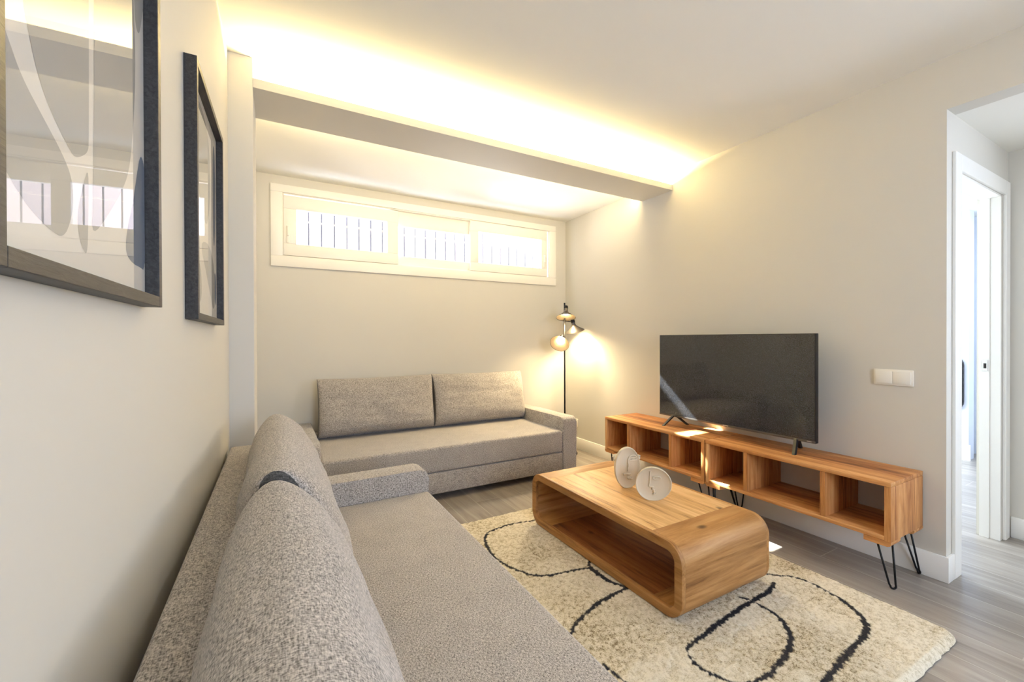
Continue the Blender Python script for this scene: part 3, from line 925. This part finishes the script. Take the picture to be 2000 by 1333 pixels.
# ------------------------------------------------------------------ floor lamp
LX, LY = 2.64, 3.60
lp = thing('floor_lamp', 'slim black three-headed floor lamp lit in the far corner behind the sofa', 'floor lamp', (LX, LY, 0))
bm = bmesh.new(); lathe(bm, [(0, 0), (0.13, 0), (0.132, 0.006), (0.128, 0.018), (0.02, 0.022), (0.012, 0.04), (0, 0.04)], n=40)
finish('base', bm, M_black, lp, auto=40)
bm = bmesh.new(); tube(bm, [(0, 0, 0.03), (0, 0, 1.578)], 0.0085, 14)
finish('pole', bm, M_black, lp, smooth=True)
M_bulb = mat('bulb_glow', (1, 0.9, 0.7, 1), 0.5, emit=(1.0, 0.80, 0.52, 1), es=28.0)
M_liner = mat('shade_liner', srgb(222, 200, 160), 0.35, 0.3)
M_shade = mat('shade_bronze', (0.16, 0.14, 0.12, 1), 0.30, 0.85)


def lamp_head(apex, direction, side):
    """flared cone shade; apex = top of the neck"""
    d = Vector(direction).normalized()
    m = align(Vector(apex), d)
    bm = bmesh.new()
    prof_o = [(0.016, 0.0), (0.020, 0.004), (0.020, 0.030), (0.019, 0.038), (0.024, 0.050), (0.040, 0.068), (0.070, 0.092), (0.098, 0.112), (0.100, 0.116)]
    prof_i = [(0.097, 0.1135), (0.068, 0.095), (0.038, 0.071), (0.021, 0.052), (0.016, 0.040), (0.0, 0.038)]
    lathe(bm, [(0, 0.0)] + prof_o + prof_i, m, 40)
    bm.faces.ensure_lookup_table()
    for f in bm.faces[10 * 40:]: f.material_index = 1
    sh = finish('lamp_shade', bm, [M_shade, M_liner], lp, auto=60)
    bm = bmesh.new(); lathe(bm, [(0, -0.014), (0.019, -0.014), (0.0215, -0.008), (0.0215, 0.016), (0, 0.016)], m, 24)
    finish('lamp_neck', bm, M_black, sh, auto=40)
    bm = bmesh.new(); bmesh.ops.create_uvsphere(bm, u_segments=20, v_segments=14, radius=0.024, matrix=m @ Matrix.Translation((0, 0, 0.066)))
    finish('bulb', bm, M_bulb, sh, smooth=True)
    a = Vector(apex)
    pole_pt = Vector((0, 0, a.z))
    bm = bmesh.new(); tube(bm, [pole_pt, a + d * 0.012], 0.0045, 8)
    finish('arm', bm, M_black, lp, smooth=True)
    wp = Vector((LX, LY, 0)) + a + d * 0.100
    o = light('lamp_bulb_light', 'SPOT', wp, 30.0, (1.0, 0.78, 0.44), d, spot_size=R(125), spot_blend=0.6, shadow_soft_size=0.025)
    return sh


# directions are world directions; camera lies towards (-0.59,-0.81)
lamp_head((-0.012, -0.040, 1.528), (-0.20, -0.27, -1.0), 0)
lamp_head((0.060, -0.060, 1.388), (0.30, 0.04, -0.95), 1)
lamp_head((-0.055, -0.030, 1.222), (-0.62, -0.48, -0.62), 2)

# ------------------------------------------------------------------ LED strip in the trough
o = box('led_strip', 0.0, 2.80, YF + 0.055, YF + 0.067, 2.440, 2.444, mat('led_glow', (1, 0.8, 0.5, 1), 0.5, emit=(1.0, 0.74, 0.36, 1), es=12.0))
tag(o, 'warm glowing light strip lying in the trough on top of the ceiling beam', 'light strip')
o = box('led_strip', 0.0, 2.80, YK + 0.001, YK + 0.007, 2.458, 2.466, bpy.data.materials['led_glow'])
tag(o, 'warm light strip fixed along the rear face of the ceiling beam', 'light strip')

# ------------------------------------------------------------------ framed prints on the left wall
M_frame = mat('black_stained_oak', (0.02, 0.019, 0.02, 1), 0.5, spec=0.5)
t = NT(M_frame)
v = t.coords((120, 14, 120)); nz = t.n('ShaderNodeTexNoise', Scale=1.0, Detail=4.0, Roughness=0.7, Distortion=0.8); t.l(v, nz.inputs['Vector'])
t.l(t.ramp(nz.outputs['Fac'], [(0.35, (0.012, 0.011, 0.011, 1)), (0.7, (0.045, 0.043, 0.044, 1))]), t.p.inputs['Base Color'])
t.bump(nz.outputs['Fac'], 0.6, 0.001)
M_pap = mat('print_cream', srgb(232, 222, 212), 0.8)
M_pg = mat('print_taupe', srgb(176, 170, 164), 0.8)
M_pb = mat('print_bluegrey', srgb(120, 126, 140), 0.8)


def framed(label, y0, y1, z0, z1, polys):
    """frame on the slightly turned left wall; local x = out of wall, y along the wall"""
    ang = R(-1.0)   # wall direction
    s = thing('framed_print', label, 'framed print', (xl(y0), y0, 0), ang, 'black framed abstract prints on the left wall')
    w = (y1 - y0) / math.cos(ang); mw = 0.019; dp = 0.030
    bm = bmesh.new()
    bx(bm, 0.0005, dp, 0, mw, z0, z1, 0.001); bx(bm, 0.0005, dp, w - mw, w, z0, z1, 0.001)
    bx(bm, 0.0005, dp, mw, w - mw, z0, z0 + mw, 0.001); bx(bm, 0.0005, dp, mw, w - mw, z1 - mw, z1, 0.001)
    finish('frame', bm, M_frame, s)
    bm = bmesh.new()
    bx(bm, 0.002, 0.0085, mw - 0.004, w - mw + 0.004, z0 + mw - 0.004, z1 - mw + 0.004)
    for pts, mi in polys:
        # smooth the outline a little
        P = [(p[0] - y0, p[1]) for p in pts]
        for _ in range(2):
            Q = []
            for i in range(len(P)):
                a, b = P[i], P[(i + 1) % len(P)]
                Q += [(a[0] * .75 + b[0] * .25, a[1] * .75 + b[1] * .25), (a[0] * .25 + b[0] * .75, a[1] * .25 + b[1] * .75)]
            P = Q
        P = [(min(max(p[0], mw), w - mw), min(max(p[1], z0 + mw), z1 - mw)) for p in P]
        vs = [bm.verts.new((0.0088, p[0], p[1])) for p in P]
        f = bm.faces.new(vs); f.material_index = mi
        bmesh.ops.triangulate(bm, faces=[f])
    me = bpy.data.meshes.new('artwork'); bm.to_mesh(me); bm.free()
    link('artwork', me, [M_pap, M_pg, M_pb], s)
    box('glass', 0.0105, 0.0115, mw - 0.001, w - mw + 0.001, z0 + mw - 0.001, z1 - mw + 0.001, M_pglass, s)
    return s


A1 = [([(0.45, 1.62), (0.577, 1.486), (0.6, 1.461), (0.64, 1.441), (0.687, 1.418), (0.71, 1.399), (0.716, 1.376), (0.709, 1.346), (0.688, 1.319), (0.655, 1.322), (0.623, 1.331), (0.598, 1.341), (0.54, 1.38), (0.45, 1.45)], 1),
      ([(0.50, 1.99), (0.55, 1.75), (0.604, 1.539), (0.611, 1.52), (0.63, 1.482), (0.657, 1.455), (0.707, 1.429), (0.721, 1.426), (0.744, 1.437), (0.759, 1.448), (0.763, 1.461), (0.766, 1.653), (0.766, 1.99)], 1),
      ([(0.762, 1.431), (0.744, 1.401), (0.728, 1.364), (0.727, 1.338), (0.739, 1.318), (0.755, 1.31), (0.759, 1.352)], 1),
      ([(0.785, 1.667), (0.785, 1.99), (0.93, 1.99), (0.955, 1.795), (0.965, 1.708), (0.962, 1.638), (0.955, 1.595), (0.945, 1.545), (0.93, 1.49), (0.902, 1.448), (0.833, 1.385), (0.769, 1.337), (0.776, 1.384)], 1),
      ([(0.97, 1.99), (0.958, 1.83), (0.962, 1.752), (0.985, 1.742), (1.001, 1.778), (1.02, 1.832), (1.02, 1.99)], 1),
      ([(0.99, 1.54), (1.02, 1.513), (1.02, 1.431), (1.012, 1.327), (0.985, 1.330), (0.944, 1.330), (0.913, 1.338), (0.905, 1.354), (0.919, 1.39), (0.947, 1.436), (0.964, 1.48)], 2)]
A2 = [([(1.46, 1.90), (1.58, 1.93), (1.70, 1.92), (1.78, 1.86), (1.80, 1.70), (1.72, 1.56), (1.60, 1.62), (1.50, 1.72)], 1),
      ([(1.85, 1.90), (1.90, 1.91), (1.915, 1.75), (1.905, 1.60), (1.87, 1.52), (1.85, 1.62)], 2),
      ([(1.58, 1.50), (1.76, 1.53), (1.88, 1.47), (1.90, 1.36), (1.86, 1.30), (1.80, 1.34), (1.70, 1.42)], 1),
      ([(1.50, 1.43), (1.60, 1.44), (1.62, 1.32), (1.52, 1.31)], 1),
      ([(1.875, 1.45), (1.92, 1.44), (1.92, 1.33), (1.89, 1.33)], 2)]
framed('large black framed abstract print in grey and cream, nearest and cut by the left edge', 0.503, 1.031, 1.262, 1.992, A1)
framed('black framed abstract print seen edge-on, the farther one beside the column', 1.412, 1.956, 1.256, 1.968, A2)

# ------------------------------------------------------------------ side room object
pn = thing('rounded_panel', 'dark rounded panel with black rim, glimpsed through the doorway', 'panel', (5.899, 1.46, 0.75))
bm = bmesh.new()
rp = rounded_loop(0, 0.55, -0.28, 0.28, 0.10, 6); rq = rounded_loop(0.025, 0.525, -0.255, 0.255, 0.08, 6)
n = len(rp)
va = [[bm.verts.new((x, p[0], p[1])) for p in L_] for x, L_ in ((-0.03, rp), (-0.03, rq), (0, rq), (0, rp))]
for j in range(4):
    A, B = va[j], va[(j + 1) % 4]
    for i in range(n): bm.faces.new((A[i], A[(i + 1) % n], B[(i + 1) % n], B[i]))
finish('rim', bm, M_black, pn)
bm = bmesh.new(); prism(bm, rq, 'x', -0.012, 0.0)
finish('panel', bm, mat('panel_blue', srgb(110, 128, 170), 0.4), pn)
